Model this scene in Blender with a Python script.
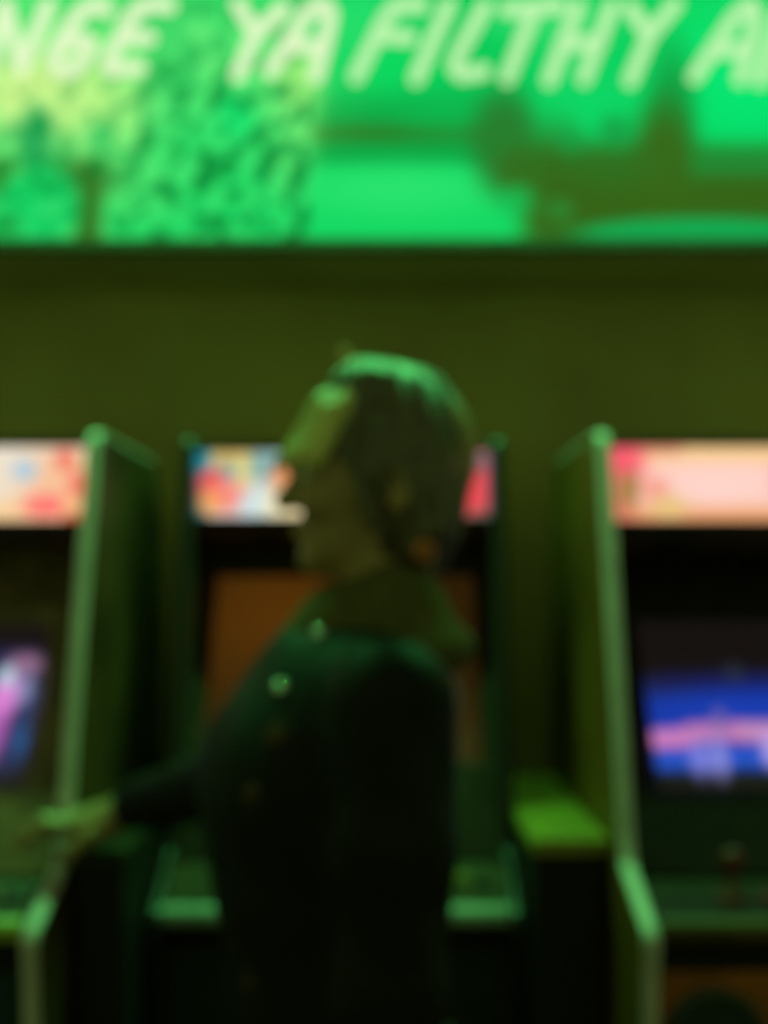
import bpy, bmesh, math, random
import numpy as np
from mathutils import Vector, noise as mnoise

# ------------------------------------------------------------------ camera, world, lights, exposure
SC = bpy.context.scene
C = SC.collection
for o in list(bpy.data.objects):
    bpy.data.objects.remove(o)
random.seed(4)

CAM_H = 1.54
F_PX = 1200.0
cam = bpy.data.cameras.new('camera')
cam.sensor_fit = 'VERTICAL'
cam.sensor_height = 36.0
cam.sensor_width = 27.0
cam.lens = F_PX / 1024.0 * 36.0
cam.shift_y = (590 - 512) / 1024.0
cam.clip_start = 0.02
cam.dof.use_dof = True
cam.dof.focus_distance = 0.30
cam.dof.aperture_fstop = 6.5
camo = bpy.data.objects.new('camera', cam)
C.objects.link(camo)
camo.location = (0, 0, CAM_H)
camo.rotation_euler = (math.pi / 2, 0, 0)
SC.camera = camo

world = bpy.data.worlds.new('world')
SC.world = world
world.use_nodes = True
bg = world.node_tree.nodes['Background']
bg.inputs['Color'].default_value = (0.50, 1.0, 0.25, 1)
bg.inputs['Strength'].default_value = 0.235

VS = SC.view_settings
VS.view_transform = 'Standard'
VS.look = 'None'
VS.gamma = 1.0
VS.exposure = 0.0
VS.use_curve_mapping = False


def area_light(name, loc, rot, sx, sy, color, power):
    l = bpy.data.lights.new(name, 'AREA')
    l.shape = 'RECTANGLE'
    l.size = sx
    l.size_y = sy
    l.color = color
    l.energy = power
    o = bpy.data.objects.new(name, l)
    C.objects.link(o)
    o.location = loc
    o.rotation_euler = rot
    return o


# unseen green tubes added for the rim light, one over each machine (fixtures below)
TUBE_Y, TUBE_Z = 2.42, 3.30
TUBES = ((-0.98, 0.80), (-0.125, 0.62), (0.85, 0.84))
for tx, tl in TUBES:
    area_light('added_tube_light', (tx, TUBE_Y, TUBE_Z - 0.05), (0, 0, 0), tl, 0.05, (0.12, 1.0, 0.22), 36 * tl)

# ------------------------------------------------------------------ helpers


def lin(c):
    return tuple((v / 255 / 12.92) if v / 255 <= 0.04045 else ((v / 255 + 0.055) / 1.055) ** 2.4 for v in c[:3])


MATS = {}


def mat(name, color, rough=0.5, metal=0.0, scale=30.0, var=0.25, bump=0.0, spec=0.5, emit=None, estr=1.0, stretch=None, coat=0.0):
    """procedural principled material: noise-varied colour, optional fine relief"""
    if name in MATS:
        return MATS[name]
    m = bpy.data.materials.new(name)
    m.use_nodes = True
    nt = m.node_tree
    b = nt.nodes['Principled BSDF']
    tc = nt.nodes.new('ShaderNodeTexCoord')
    mp = nt.nodes.new('ShaderNodeMapping')
    if stretch:
        mp.inputs['Scale'].default_value = stretch
    nt.links.new(tc.outputs['Object'], mp.inputs['Vector'])
    n = nt.nodes.new('ShaderNodeTexNoise')
    n.inputs['Scale'].default_value = scale
    n.inputs['Detail'].default_value = 4
    nt.links.new(mp.outputs['Vector'], n.inputs['Vector'])
    r = nt.nodes.new('ShaderNodeValToRGB')
    r.color_ramp.elements[0].position = 0.3
    r.color_ramp.elements[1].position = 0.7
    r.color_ramp.elements[0].color = tuple(max(0, v * (1 - var)) for v in color) + (1,)
    r.color_ramp.elements[1].color = tuple(min(1, v * (1 + var)) for v in color) + (1,)
    nt.links.new(n.outputs['Fac'], r.inputs['Fac'])
    nt.links.new(r.outputs['Color'], b.inputs['Base Color'])
    b.inputs['Roughness'].default_value = rough
    b.inputs['Metallic'].default_value = metal
    b.inputs['Specular IOR Level'].default_value = spec
    b.inputs['Coat Weight'].default_value = coat
    if bump:
        bp = nt.nodes.new('ShaderNodeBump')
        bp.inputs['Strength'].default_value = bump
        bp.inputs['Distance'].default_value = 0.004
        nt.links.new(n.outputs['Fac'], bp.inputs['Height'])
        nt.links.new(bp.outputs['Normal'], b.inputs['Normal'])
    if emit:
        b.inputs['Emission Color'].default_value = tuple(emit) + (1,)
        b.inputs['Emission Strength'].default_value = estr
    MATS[name] = m
    return m


def mat_print(name, strength, rough=0.25, spec=0.3):
    """backlit print or tube screen: the colour attribute of the print is what it gives off"""
    if name in MATS:
        return MATS[name]
    m = bpy.data.materials.new(name)
    m.use_nodes = True
    nt = m.node_tree
    b = nt.nodes['Principled BSDF']
    a = nt.nodes.new('ShaderNodeAttribute')
    a.attribute_name = 'print'
    b.inputs['Base Color'].default_value = (0.004, 0.004, 0.004, 1)
    b.inputs['Roughness'].default_value = rough
    b.inputs['Specular IOR Level'].default_value = spec
    nt.links.new(a.outputs['Color'], b.inputs['Emission Color'])
    b.inputs['Emission Strength'].default_value = strength
    MATS[name] = m
    return m


def tag(o, label=None, cat=None, group=None, kind=None):
    if label:
        o['label'] = label
    if cat:
        o['category'] = cat
    if group:
        o['group'] = group
    if kind:
        o['kind'] = kind
    return o


def empty(name, loc, label, cat, group=None):
    o = bpy.data.objects.new(name, None)
    C.objects.link(o)
    o.location = loc
    o.empty_display_size = 0.1
    return tag(o, label, cat, group)


def link(name, me, m, parent=None, smooth=False, loc=None):
    if m and not me.materials:
        me.materials.append(m)
    if smooth:
        me.shade_smooth()
    o = bpy.data.objects.new(name, me)
    C.objects.link(o)
    if parent:
        o.parent = parent
    if loc:
        o.location = loc
    return o


def obj(name, bm, m, parent=None, smooth=False, loc=None, bevel=0.0):
    if bevel:
        bmesh.ops.remove_doubles(bm, verts=bm.verts, dist=1e-6)
        es = [e for e in bm.edges if len(e.link_faces) == 2 and e.calc_face_angle(0) > 0.5]
        bmesh.ops.bevel(bm, geom=es, offset=bevel, segments=2, affect='EDGES', profile=0.5)
    bmesh.ops.recalc_face_normals(bm, faces=bm.faces)
    me = bpy.data.meshes.new(name)
    bm.to_mesh(me)
    bm.free()
    return link(name, me, m, parent, smooth, loc)


def box(x0, x1, y0, y1, z0, z1, bm=None):
    bm = bm or bmesh.new()
    v = [bm.verts.new((x, y, z)) for x in (x0, x1) for y in (y0, y1) for z in (z0, z1)]
    for f in ((0, 1, 3, 2), (4, 6, 7, 5), (0, 4, 5, 1), (2, 3, 7, 6), (0, 2, 6, 4), (1, 5, 7, 3)):
        bm.faces.new([v[i] for i in f])
    return bm


def prism(poly, x0, x1, bm=None):
    """polygon in (y, z) extruded along x"""
    bm = bm or bmesh.new()
    a = [bm.verts.new((x0, y, z)) for y, z in poly]
    b = [bm.verts.new((x1, y, z)) for y, z in poly]
    bm.faces.new(a)
    bm.faces.new(b[::-1])
    n = len(poly)
    for i in range(n):
        j = (i + 1) % n
        bm.faces.new([a[i], b[i], b[j], a[j]])
    return bm


def lathe(prof, origin, axis, n=16, bm=None):
    """profile of (radius, height) turned about an axis"""
    bm = bm or bmesh.new()
    ax = Vector(axis).normalized()
    u = ax.orthogonal().normalized()
    w = ax.cross(u)
    o = Vector(origin)
    rings = []
    for r, h in prof:
        if r < 1e-6:
            rings.append([bm.verts.new(o + ax * h)])
        else:
            rings.append([bm.verts.new(o + ax * h + (u * math.cos(t) + w * math.sin(t)) * r)
                          for t in [2 * math.pi * k / n for k in range(n)]])
    for a, b in zip(rings, rings[1:]):
        for k in range(n):
            l = (k + 1) % n
            if len(a) == 1 and len(b) == 1:
                continue
            if len(a) == 1:
                bm.faces.new([a[0], b[k], b[l]])
            elif len(b) == 1:
                bm.faces.new([a[k], a[l], b[0]])
            else:
                bm.faces.new([a[k], a[l], b[l], b[k]])
    return bm


def tube(pts, rad, n=8, bm=None):
    bm = bm or bmesh.new()
    pts = [Vector(p) for p in pts]
    prev = None
    for i, p in enumerate(pts):
        d = (pts[min(i + 1, len(pts) - 1)] - pts[max(i - 1, 0)]).normalized()
        u = d.orthogonal().normalized() if prev is None else (prev_u - d * prev_u.dot(d)).normalized()
        prev_u = u
        w = d.cross(u)
        ring = [bm.verts.new(p + (u * math.cos(2 * math.pi * k / n) + w * math.sin(2 * math.pi * k / n)) * rad) for k in range(n)]
        if prev:
            for k in range(n):
                bm.faces.new([prev[k], prev[(k + 1) % n], ring[(k + 1) % n], ring[k]])
        else:
            bm.faces.new(ring[::-1])
        prev = ring
    bm.faces.new(prev)
    return bm


def sstep(a, b, x):
    t = np.clip((x - a) / (b - a + 1e-9), 0, 1)
    return t * t * (3 - 2 * t)


def paint(base, blobs, X, Y):
    """print design: soft-edged ellipses 'e' and rectangles 'r' laid over a base colour (sRGB 0-255)"""
    col = np.zeros(X.shape + (3,))
    col[:] = base
    for kind, cx, cy, rx, ry, rgb, al, soft in blobs:
        if kind == 'e':
            d = np.sqrt(((X - cx) / rx) ** 2 + ((Y - cy) / ry) ** 2)
            a = 1 - sstep(1 - soft, 1 + soft, d)
        else:
            s = soft * min(rx, ry)
            a = (1 - sstep(rx - s, rx + s, np.abs(X - cx))) * (1 - sstep(ry - s, ry + s, np.abs(Y - cy)))
        a = (a * al)[..., None]
        col = col * (1 - a) + np.array(rgb) * a
    return col


def to_lin(c):
    c = np.clip(c / 255.0, 0, 1)
    return np.where(c <= 0.04045, c / 12.92, ((c + 0.055) / 1.055) ** 2.4)


def print_panel(name, P, col, m, parent, smooth=False):
    """grid of points P[i, j] with a printed colour at each"""
    ni, nj = P.shape[:2]
    idx = np.arange(ni * nj).reshape(ni, nj)
    f = np.stack([idx[:-1, :-1], idx[1:, :-1], idx[1:, 1:], idx[:-1, 1:]], -1).reshape(-1, 4)
    me = bpy.data.meshes.new(name)
    me.from_pydata(P.reshape(-1, 3).tolist(), [], f.tolist())
    at = me.color_attributes.new('print', 'FLOAT_COLOR', 'POINT')
    rgba = np.ones((ni * nj, 4), np.float32)
    rgba[:, :3] = to_lin(col).reshape(-1, 3)
    at.data.foreach_set('color', rgba.ravel())
    return link(name, me, m, parent, smooth)


# ------------------------------------------------------------------ setting
M_wall = mat('painted_wall', (0.52, 0.38, 0.12), 0.8, scale=3, var=0.12, bump=0.15)
M_floor = mat('dark_floor', (0.05, 0.045, 0.04), 0.35, scale=14, var=0.3)
M_ceil = mat('dark_ceiling', (0.05, 0.05, 0.045), 0.9, scale=6)
WALL_Y = 3.12
tag(obj('floor', box(-3.2, 3.2, -2.5, WALL_Y + 0.1, -0.1, 0), M_floor), kind='structure')
tag(obj('wall_back', box(-3.2, 3.2, WALL_Y, WALL_Y + 0.1, 0, 3.5), M_wall), kind='structure')
tag(obj('wall_bulkhead', box(-3.2, 3.2, 2.732, WALL_Y - 0.001, 2.31, 3.5), M_wall), kind='structure')
tag(obj('ceiling', box(-3.2, 3.2, 1.2, WALL_Y + 0.1, 3.5, 3.6), M_ceil), kind='structure')

M_black = mat('black_laminate', (0.02, 0.012, 0.012), 0.5, scale=60, var=0.2, spec=0.2)
M_metal = mat('brushed_metal', (0.5, 0.5, 0.47), 0.35, 0.9, scale=40, var=0.15)

# fixtures for the added, unseen tube lamps under the ceiling
M_diff = mat('added_green_diffuser', (0.1, 0.5, 0.2), 0.4, emit=(0.1, 1, 0.3), estr=1.0)
for (tx, tl), which in zip(TUBES, ('left machine', 'centre machine', 'right machine')):
    lt = empty('added_tube', (tx, TUBE_Y, TUBE_Z), 'added unseen green LED tube lamp under the ceiling above the ' + which, 'lamp', 'added green tube lamps above the machines')
    h = tl / 2
    obj('added_tube_housing', box(-h - 0.03, h + 0.03, -0.04, 0.04, 0.0, 0.05), M_metal, lt, bevel=0.006)
    obj('added_tube_diffuser', prism([(0.03 * math.cos(a), -0.035 * math.sin(a)) for a in [math.pi * k / 8 for k in range(9)]], -h, h), M_diff, lt)
    for x in (-h * 0.7, h * 0.7):
        obj('added_tube_bracket', box(x - 0.03, x + 0.03, -0.02, 0.02, 0.05, 0.199), M_metal, lt)

# ------------------------------------------------------------------ backlit sign (design unit 2.25 mm)
U = 2.7 / 1200.0
SIGN_Y = 2.7
SX0, SX1, SZ0, SZ1 = -1.6, 1.6, 2.3275, 3.09


def sign_pt(u, v):
    return (u - 384) * U, CAM_H + (590 - v) * U


sign = empty('backlit_sign', (0, SIGN_Y, SZ0), 'wide backlit green picture sign with handwritten white lettering on the back wall', 'sign')
nx, nz = 420, 104
gx = np.linspace(SX0, SX1, nx)
gz = np.linspace(SZ0, SZ1, nz)
GX, GZ = np.meshgrid(gx, gz, indexing='ij')
PU = GX / U + 384
PV = 590 - (GZ - CAM_H) / U
G1, G2, DG, BR, YG = (8, 214, 98), (52, 226, 110), (14, 165, 72), (58, 96, 20), (150, 246, 128)
blobs = [
    # right picture: plain room with a dark figure
    ('r', 705, 60, 400, 400, (4, 200, 88), 1, 0.02),
    ('e', 745, 80, 90, 75, (0, 230, 114), 0.9, 0.9),
    ('e', 580, 112, 60, 50, (10, 214, 102), 0.8, 0.8),
    ('e', 360, 20, 60, 40, (40, 222, 110), 0.7, 0.8),
    ('e', 400, 70, 50, 30, (2, 214, 92), 0.7, 0.8),
    ('e', 555, 15, 70, 22, (80, 228, 118), 0.6, 0.8),
    ('e', 565, 50, 26, 26, (70, 226, 116), 0.5, 0.8),
    ('r', 395, 135, 95, 36, (12, 156, 62), 0.85, 0.6),
    ('r', 395, 133, 92, 8, (46, 118, 34), 0.9, 0.7),
    ('e', 450, 110, 50, 24, (8, 186, 80), 0.6, 0.8),
    ('r', 430, 203, 128, 37, (20, 216, 98), 0.95, 0.15),
    ('e', 400, 190, 100, 24, (48, 230, 114), 0.7, 0.8),
    ('e', 555, 200, 34, 70, (52, 104, 24), 0.85, 0.5),
    ('e', 505, 142, 32, 52, (40, 120, 42), 0.95, 0.5),
    ('e', 518, 172, 20, 24, (52, 104, 26), 0.9, 0.6),
    ('e', 520, 200, 22, 14, (22, 190, 84), 0.8, 0.6),
    ('r', 745, 195, 210, 46, (54, 94, 18), 0.97, 0.45),
    ('e', 672, 110, 22, 60, (16, 150, 60), 0.9, 0.7),
    ('e', 664, 160, 30, 54, (56, 98, 20), 0.95, 0.6),
    ('e', 600, 165, 60, 20, (46, 110, 30), 0.7, 0.7),
    ('e', 615, 130, 16, 14, (22, 150, 64), 0.8, 0.7),
    ('e', 570, 140, 16, 14, (22, 160, 70), 0.7, 0.7),
    ('r', 800, 164, 110, 12, (32, 136, 50), 0.9, 0.7),
    ('e', 560, 210, 14, 12, (40, 150, 60), 0.6, 0.6),
    ('e', 702, 234, 128, 17, (16, 172, 82), 0.95, 0.25),
    # left picture: trees and leaves
    ('r', -12, 60, 320, 400, (26, 214, 98), 1, 0.02),
    ('e', 90, 80, 190, 90, (122, 240, 122), 0.85, 0.7),
    ('e', 100, 150, 90, 70, (112, 236, 116), 0.5, 0.7),
    ('e', 62, 100, 80, 42, (200, 246, 136), 0.8, 0.7),
    ('e', 20, 85, 60, 34, (232, 250, 150), 0.7, 0.8),
    ('e', 290, 110, 26, 70, (128, 236, 116), 0.7, 0.7),
    ('e', 300, 75, 22, 30, (190, 244, 126), 0.6, 0.8),
    ('e', 170, 60, 30, 60, (44, 206, 98), 0.6, 0.7),
    ('e', 215, 150, 60, 60, (24, 214, 98), 0.7, 0.7),
    ('e', 235, 115, 18, 24, (14, 228, 110), 0.9, 0.5),
    ('e', 36, 140, 18, 34, (14, 150, 74), 0.9, 0.5),
    ('e', 100, 136, 14, 14, (26, 180, 84), 0.7, 0.6),
    ('e', 0, 180, 26, 22, (56, 118, 30), 0.85, 0.5),
    ('e', 82, 178, 38, 22, (36, 128, 46), 0.9, 0.5),
    ('r', 88, 205, 14, 42, (58, 108, 26), 0.95, 0.5),
    ('e', 38, 205, 42, 38, (20, 210, 100), 1, 0.25),
    ('e', 5, 225, 16, 12, (40, 150, 60), 0.6, 0.6),
]
col = paint(G1, blobs, PU, PV)
# leaf mottling of the left picture
mot = np.zeros_like(PU)
for i in range(nx):
    for j in range(nz):
        u, v = PU[i, j], PV[i, j]
        if u < 312:
            mot[i, j] = mnoise.noise(Vector(((u + 0.4 * v) / 19.0, (v - 0.2 * u) / 21.0, 3.1))) + 0.3 * mnoise.noise(Vector((u / 8.0, v / 8.0, 9.7)))
leaf = np.where(PU < 308, 1.0, 0.0)
zone = np.clip((PU - 90) / 60, 0.45, 1) * np.clip((PV - 10) / 110, 0.4, 1)
dk = (sstep(-0.03, 0.25, mot) * leaf * zone * 0.95)[..., None]
lt_ = (sstep(0.05, 0.40, -mot) * leaf * 0.22)[..., None]
col = col * (1 - dk) + np.array((14, 138, 56)) * dk
col = col * (1 - lt_) + np.array((150, 245, 130)) * lt_
P = np.stack([GX, np.zeros_like(GX), GZ - SZ0], -1)
print_panel('picture_panel', P, col, mat_print('sign_print', 1.0, 0.7, 0.02), sign)
M_frame = mat('sign_frame', (0.05, 0.055, 0.03), 0.5)
obj('back_box', box(SX0, SX1, 0.012, 0.031, 0, SZ1 - SZ0), M_frame, sign)
obj('frame_rail', box(SX0 - 0.02, SX1 + 0.02, -0.012, 0.031, -0.02, 0.0), M_frame, sign)
obj('frame_rail', box(SX0 - 0.02, SX1 + 0.02, -0.012, 0.031, SZ1 - SZ0, SZ1 - SZ0 + 0.02), M_frame, sign)
for s in (SX0 - 0.02, SX1):
    obj('frame_rail', box(s, s + 0.02, -0.012, 0.031, 0, SZ1 - SZ0), M_frame, sign)

letters = {
    'n_one': [[(-20, 88), (2, 6)], [(2, 6), (18, 76)], [(18, 76), (45, 6)]],
    'g': [[(104, 12), (92, 6), (76, 16), (62, 36), (50, 62), (54, 76), (66, 78), (80, 66), (88, 48), (76, 43), (62, 50)]],
    'e': [[(166, 8), (144, 6), (130, 16), (118, 40), (106, 64), (106, 76), (136, 74)], [(118, 42), (146, 42)]],
    'y_one': [[(234, 6), (252, 38)], [(280, 10), (252, 38), (234, 82)]],
    'a_one': [[(266, 78), (290, 38), (306, 12), (320, 6), (327, 16), (322, 44), (312, 84)], [(284, 50), (318, 52)]],
    'f': [[(418, 7), (392, 8), (380, 24), (352, 84)], [(376, 40), (406, 42)]],
    'i': [[(445, 6), (412, 86)]],
    'l': [[(481, 8), (454, 60), (450, 74), (458, 82), (480, 78)]],
    't': [[(502, 12), (556, 8)], [(530, 12), (503, 86)]],
    'h': [[(574, 8), (545, 88)], [(608, 8), (580, 86)], [(558, 50), (596, 46)]],
    'y_two': [[(626, 10), (645, 40)], [(671, 6), (645, 40), (626, 88)]],
    'a_two': [[(690, 84), (730, 20), (746, 6), (752, 18), (746, 48), (736, 86)], [(710, 56), (746, 54)]],
    'n_two': [[(756, 88), (778, 12)], [(778, 12), (790, 78)], [(790, 78), (812, 8)]],
}
M_letA = mat('letter_white', (0.01, 0.01, 0.01), 0.7, spec=0.02, emit=lin((224, 246, 196)), estr=1.0)
M_letB = mat('letter_pale_green', (0.01, 0.01, 0.01), 0.7, spec=0.02, emit=lin((186, 242, 172)), estr=1.0)
for key, strokes in letters.items():
    bm = bmesh.new()
    for st in strokes:
        # round-ended flat strokes
        for (a, b) in zip(st, st[1:]):
            ax, az = sign_pt(a[0] + 4, 5 + (a[1] - 6) * 0.93)
            bx_, bz = sign_pt(b[0] + 4, 5 + (b[1] - 6) * 0.93)
            d = Vector((bx_ - ax, 0, bz - az))
            L = d.length
            d.normalize()
            n = Vector((-d.z, 0, d.x))
            r = 6.8 * U
            out = []
            for k in range(9):
                t = math.pi / 2 + math.pi * k / 8
                out.append(Vector((ax, 0, az)) + (d * math.cos(t) + n * math.sin(t)) * r)
            for k in range(9):
                t = -math.pi / 2 + math.pi * k / 8
                out.append(Vector((bx_, 0, bz)) + (d * math.cos(t) + n * math.sin(t)) * r)
            fr = [bm.verts.new((p.x, -0.006, p.z - SZ0)) for p in out]
            bk = [bm.verts.new((p.x, -0.001, p.z - SZ0)) for p in out]
            bm.faces.new(fr)
            for k in range(len(out)):
                l = (k + 1) % len(out)
                bm.faces.new([fr[k], bk[k], bk[l], fr[l]])
    obj('letter', bm, M_letA if key in ('n_one', 'g', 'e', 'y_one', 'a_one') else M_letB, sign)

# ------------------------------------------------------------------ arcade cabinets
M_mold = mat('white_edge_molding', (0.62, 0.44, 0.46), 0.45, spec=0.3, scale=20, var=0.1)
M_ret = mat('painted_retainer', (0.22, 0.13, 0.12), 0.5, spec=0.3)
M_spk = mat('spill_lit_speaker_board', (0.16, 0.07, 0.03), 0.6, spec=0.2)  # brown puts the marquee's spill light into the board's colour
M_mold2 = mat('dark_edge_molding', (0.02, 0.012, 0.01), 0.25, spec=0.35)
M_bezel = mat('black_bezel', (0.022, 0.010, 0.010), 0.5, spec=0.1)
M_red = mat('red_plastic', (0.16, 0.015, 0.01), 0.3, spec=0.3)
M_yel = mat('yellow_plastic', (0.22, 0.13, 0.02), 0.3)
M_blk = mat('black_plastic', (0.02, 0.02, 0.02), 0.25)
M_coin = mat('coin_door_metal', (0.06, 0.06, 0.055), 0.4, 0.6)
M_scr = mat_print('tube_screen', 1.0, 0.12, 0.5)
M_mq = mat_print('marquee_print', 1.0, 0.2, 0.3)

W = 0.64
TH = 0.022


def arc_pts(prof):
    """round the profile's corners a little"""
    out = []
    n = len(prof)
    for i, p in enumerate(prof):
        a, b, c = Vector(prof[i - 1]), Vector(p), Vector(prof[(i + 1) % n])
        r = min(0.03, (a - b).length * 0.35, (c - b).length * 0.35)
        p0 = b + (a - b).normalized() * r
        p1 = b + (c - b).normalized() * r
        for t in (0, 0.25, 0.5, 0.75, 1):
            q = p0.lerp(b, t).lerp(b.lerp(p1, t), t)
            out.append((q.x, q.y))
    return out


def cabinet(label, cx, D, zt, m0, m1, knee, cpt, cpf, side_m, apron_m, front_m, cp_m, bez_m, marq, scr, scr_c, door_round, lit_edge_m, mold_m=None):
    """zt top; m0..m1 marquee; knee (y,z) where the front edge ends; cpt..cpf control panel rear and front"""
    root = empty('arcade_cabinet', (cx, D, 0), label, 'arcade machine', 'arcade machines against the wall')
    hw = W / 2
    mold_m = mold_m or M_mold
    prof = [(0.60, 0.0), (0.60, zt - 0.14), (0.52, zt), (0.0, zt), knee, (cpt[0], cpt[1] + 0.02), (cpf[0], cpf[1] + 0.0),
            (cpf[0] + 0.012, cpf[1] - 0.07), (-0.33, 0.12), (-0.29, 0.0)]
    rp = arc_pts(prof)
    for s in (-1, 1):
        x0, x1 = (-hw, -hw + TH) if s < 0 else (hw - TH, hw)
        sp = obj('side_panel', prism(rp, x0, x1), side_m, root)
        # edge moulding: half-round strip that follows the panel's edge
        bm = bmesh.new()
        rings = []
        n = len(rp)
        for i, (y, z) in enumerate(rp):
            ty, tz = rp[(i + 1) % n][0] - rp[i - 1][0], rp[(i + 1) % n][1] - rp[i - 1][1]
            L = math.hypot(ty, tz) or 1
            ny, nz_ = tz / L, -ty / L
            ring = []
            for k in range(6):
                a = math.pi * k / 5
                ox = -math.cos(a) * (TH / 2 + 0.001)
                oh = math.sin(a) * 0.006 - 0.0005
                ring.append(bm.verts.new(((x0 + x1) / 2 + ox, y + ny * oh, z + nz_ * oh)))
            rings.append(ring)
        for i in range(n):
            a, b = rings[i], rings[(i + 1) % n]
            for k in range(5):
                bm.faces.new([a[k], a[k + 1], b[k + 1], b[k]])
        mo = obj('edge_molding', bm, mold_m, sp, smooth=True)
        if mold_m is M_mold:
            tag(mo, 'pale edge molding')
    ix = hw - TH - 0.0015
    obj('back_panel', box(-ix, ix, 0.575, 0.598, 0.02, zt - 0.16), M_black, root)
    obj('top_panel', prism([(0.03, zt - 0.02), (0.51, zt - 0.02), (0.51, zt - 0.035), (0.03, zt - 0.035)], -ix, ix), M_black, root)
    # marquee
    k = F_PX / D
    gx = np.linspace(-ix, ix, 110)
    gz = np.linspace(m0, m1, 30)
    X, Z = np.meshgrid(gx, gz, indexing='ij')
    mp = print_panel('marquee', np.stack([X, np.full_like(X, 0.022), Z], -1), marq(X, (m1 - Z) / (m1 - m0)), M_mq, root)
    tag(mp, 'lit colourful marquee panel')
    obj('marquee_retainer', prism([(0.006, m1 - 0.004), (0.006, m1 + 0.012), (0.030, m1 + 0.012), (0.030, m1 + 0.006), (0.019, m1 + 0.004), (0.019, m1 - 0.004)], -ix, ix), M_ret, root)
    obj('marquee_retainer', prism([(0.006, m0 - 0.012), (0.006, m0 + 0.004), (0.019, m0 + 0.004), (0.019, m0 - 0.004), (0.030, m0 - 0.004), (0.030, m0 - 0.012)], -ix, ix), M_black, root)
    obj('lamp_box', box(-ix, ix, 0.03, 0.16, m0 - 0.005, m1 + 0.005), M_black, root)
    # speaker panel under the marquee
    b1 = (0.17, m0 - 0.045)
    sp = obj('speaker_panel', prism([(0.02, m0 - 0.012), b1, (b1[0], b1[1] + 0.015), (0.03, m0 - 0.006)], -ix, ix), M_spk, root)
    for x in (-0.16, 0.16):
        obj('speaker_grille', lathe([(0.0, 0.0), (0.042, 0.0), (0.045, 0.003), (0.045, 0.012)], (x, 0.095, m0 - 0.031), (0, 0.22, 1), 20), M_coin, sp)
    # bezel with the tube behind it
    b0 = (cpt[0] + 0.01, cpt[1] + 0.005)
    dy, dz = b1[0] - b0[0], b1[1] - b0[1]
    L = math.hypot(dy, dz)
    ey, ez = dy / L, dz / L              # up along the bezel
    nyv, nzv = -ez, ey                   # out of the bezel towards the player
    (sw, s0, s1) = scr_c                 # half width, lower and upper edge along the bezel

    def on(x, t, h=0.0):
        return (x, b0[0] + ey * t + nyv * h, b0[1] + ez * t + nzv * h)
    bm = bmesh.new()
    o_ = [(-ix, 0.0), (ix, 0.0), (ix, L), (-ix, L)]
    i_ = [(-sw - 0.02, s0 - 0.02), (sw + 0.02, s0 - 0.02), (sw + 0.02, s1 + 0.02), (-sw - 0.02, s1 + 0.02)]
    j_ = [(-sw, s0), (sw, s0), (sw, s1), (-sw, s1)]
    vo = [bm.verts.new(on(*p)) for p in o_]
    vi = [bm.verts.new(on(*p)) for p in i_]
    vj = [bm.verts.new(on(p[0], p[1], -0.02)) for p in j_]
    for a, b in ((vo, vi), (vi, vj)):
        for q in range(4):
            r = (q + 1) % 4
            bm.faces.new([a[q], a[r], b[r], b[q]])
    obj('bezel', bm, bez_m, root)
    gx = np.linspace(-1, 1, 60)
    gt = np.linspace(0, 1, 44)
    Ux, T = np.meshgrid(gx, gt, indexing='ij')
    H = -0.024 + 0.02 * (1 - Ux ** 2) * (1 - (2 * T - 1) ** 2) - 0.004
    xx = Ux * (sw + 0.004)
    tt = s0 - 0.004 + T * (s1 - s0 + 0.008)
    Pn = np.stack([xx, b0[0] + ey * tt + nyv * H, b0[1] + ez * tt + nzv * H], -1)
    tag(print_panel('screen', Pn, scr(Ux, 1 - T), M_scr, root, smooth=True), 'curved glass tube screen')
    # control panel: bent sheet with rounded front edge
    cpr = [(cpt[0], cpt[1])]
    fy, fz = cpf[0] + 0.022, cpf[1] + 0.012
    for a in (60, 35, 10, -15, -40, -70, -90):
        cpr.append((fy + 0.018 - 0.018 - 0.02 * math.cos(math.radians(a)) + 0.006, fz - 0.012 + 0.02 * math.sin(math.radians(a))))
    cpr += [(fy + 0.03, fz - 0.05), (cpt[0], cpt[1] - 0.05)]
    cp = obj('control_panel', prism(cpr, -ix, ix), cp_m, root)
    et = [(fy - 0.014 - 0.0215 * math.cos(math.radians(a)) + 0.02, fz - 0.012 + 0.0215 * math.sin(math.radians(a))) for a in (75, 50, 25, 0, -25)]
    et += [(y + 0.004, z - 0.002) for y, z in et[::-1]]
    tag(obj('lit_edge_strip', prism(et, -ix, ix), lit_edge_m, cp), 'front edge strip with the lit edge put in its colour')  # strip added in a lighter colour for the lit front edge
    top = Vector((0, cpr[1][0] - cpt[0], cpr[1][1] - cpt[1])).normalized()
    up = Vector((0, top.z, -top.y))
    if up.z < 0:
        up = -up
    mid = Vector((0, (cpr[1][0] + cpt[0]) / 2, (cpr[1][1] + cpt[1]) / 2))
    for sx in (-0.17, 0.13):
        bm = lathe([(0.0, 0.0), (0.022, 0.0), (0.022, 0.003), (0.006, 0.004), (0.0055, 0.05)], mid + Vector((sx, 0, 0)), up, 14)
        lathe([(0.0, 0.045), (0.010, 0.047), (0.016, 0.055), (0.0175, 0.063), (0.015, 0.072), (0.008, 0.078), (0.0, 0.08)], mid + Vector((sx, 0, 0)), up, 14, bm)
        obj('joystick', bm, M_red if sx < 0 else M_blk, cp, smooth=True)
        for q in range(3):
            p = mid + Vector((sx + 0.055 + q * 0.036, 0, 0)) + top * (-0.012 if q == 1 else 0.006)
            obj('button', lathe([(0.016, 0.0), (0.016, 0.005), (0.0135, 0.007), (0.0125, 0.0105), (0.0, 0.0115)], p, up, 14), (M_red, M_yel, M_blk)[q], cp, smooth=False)
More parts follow.
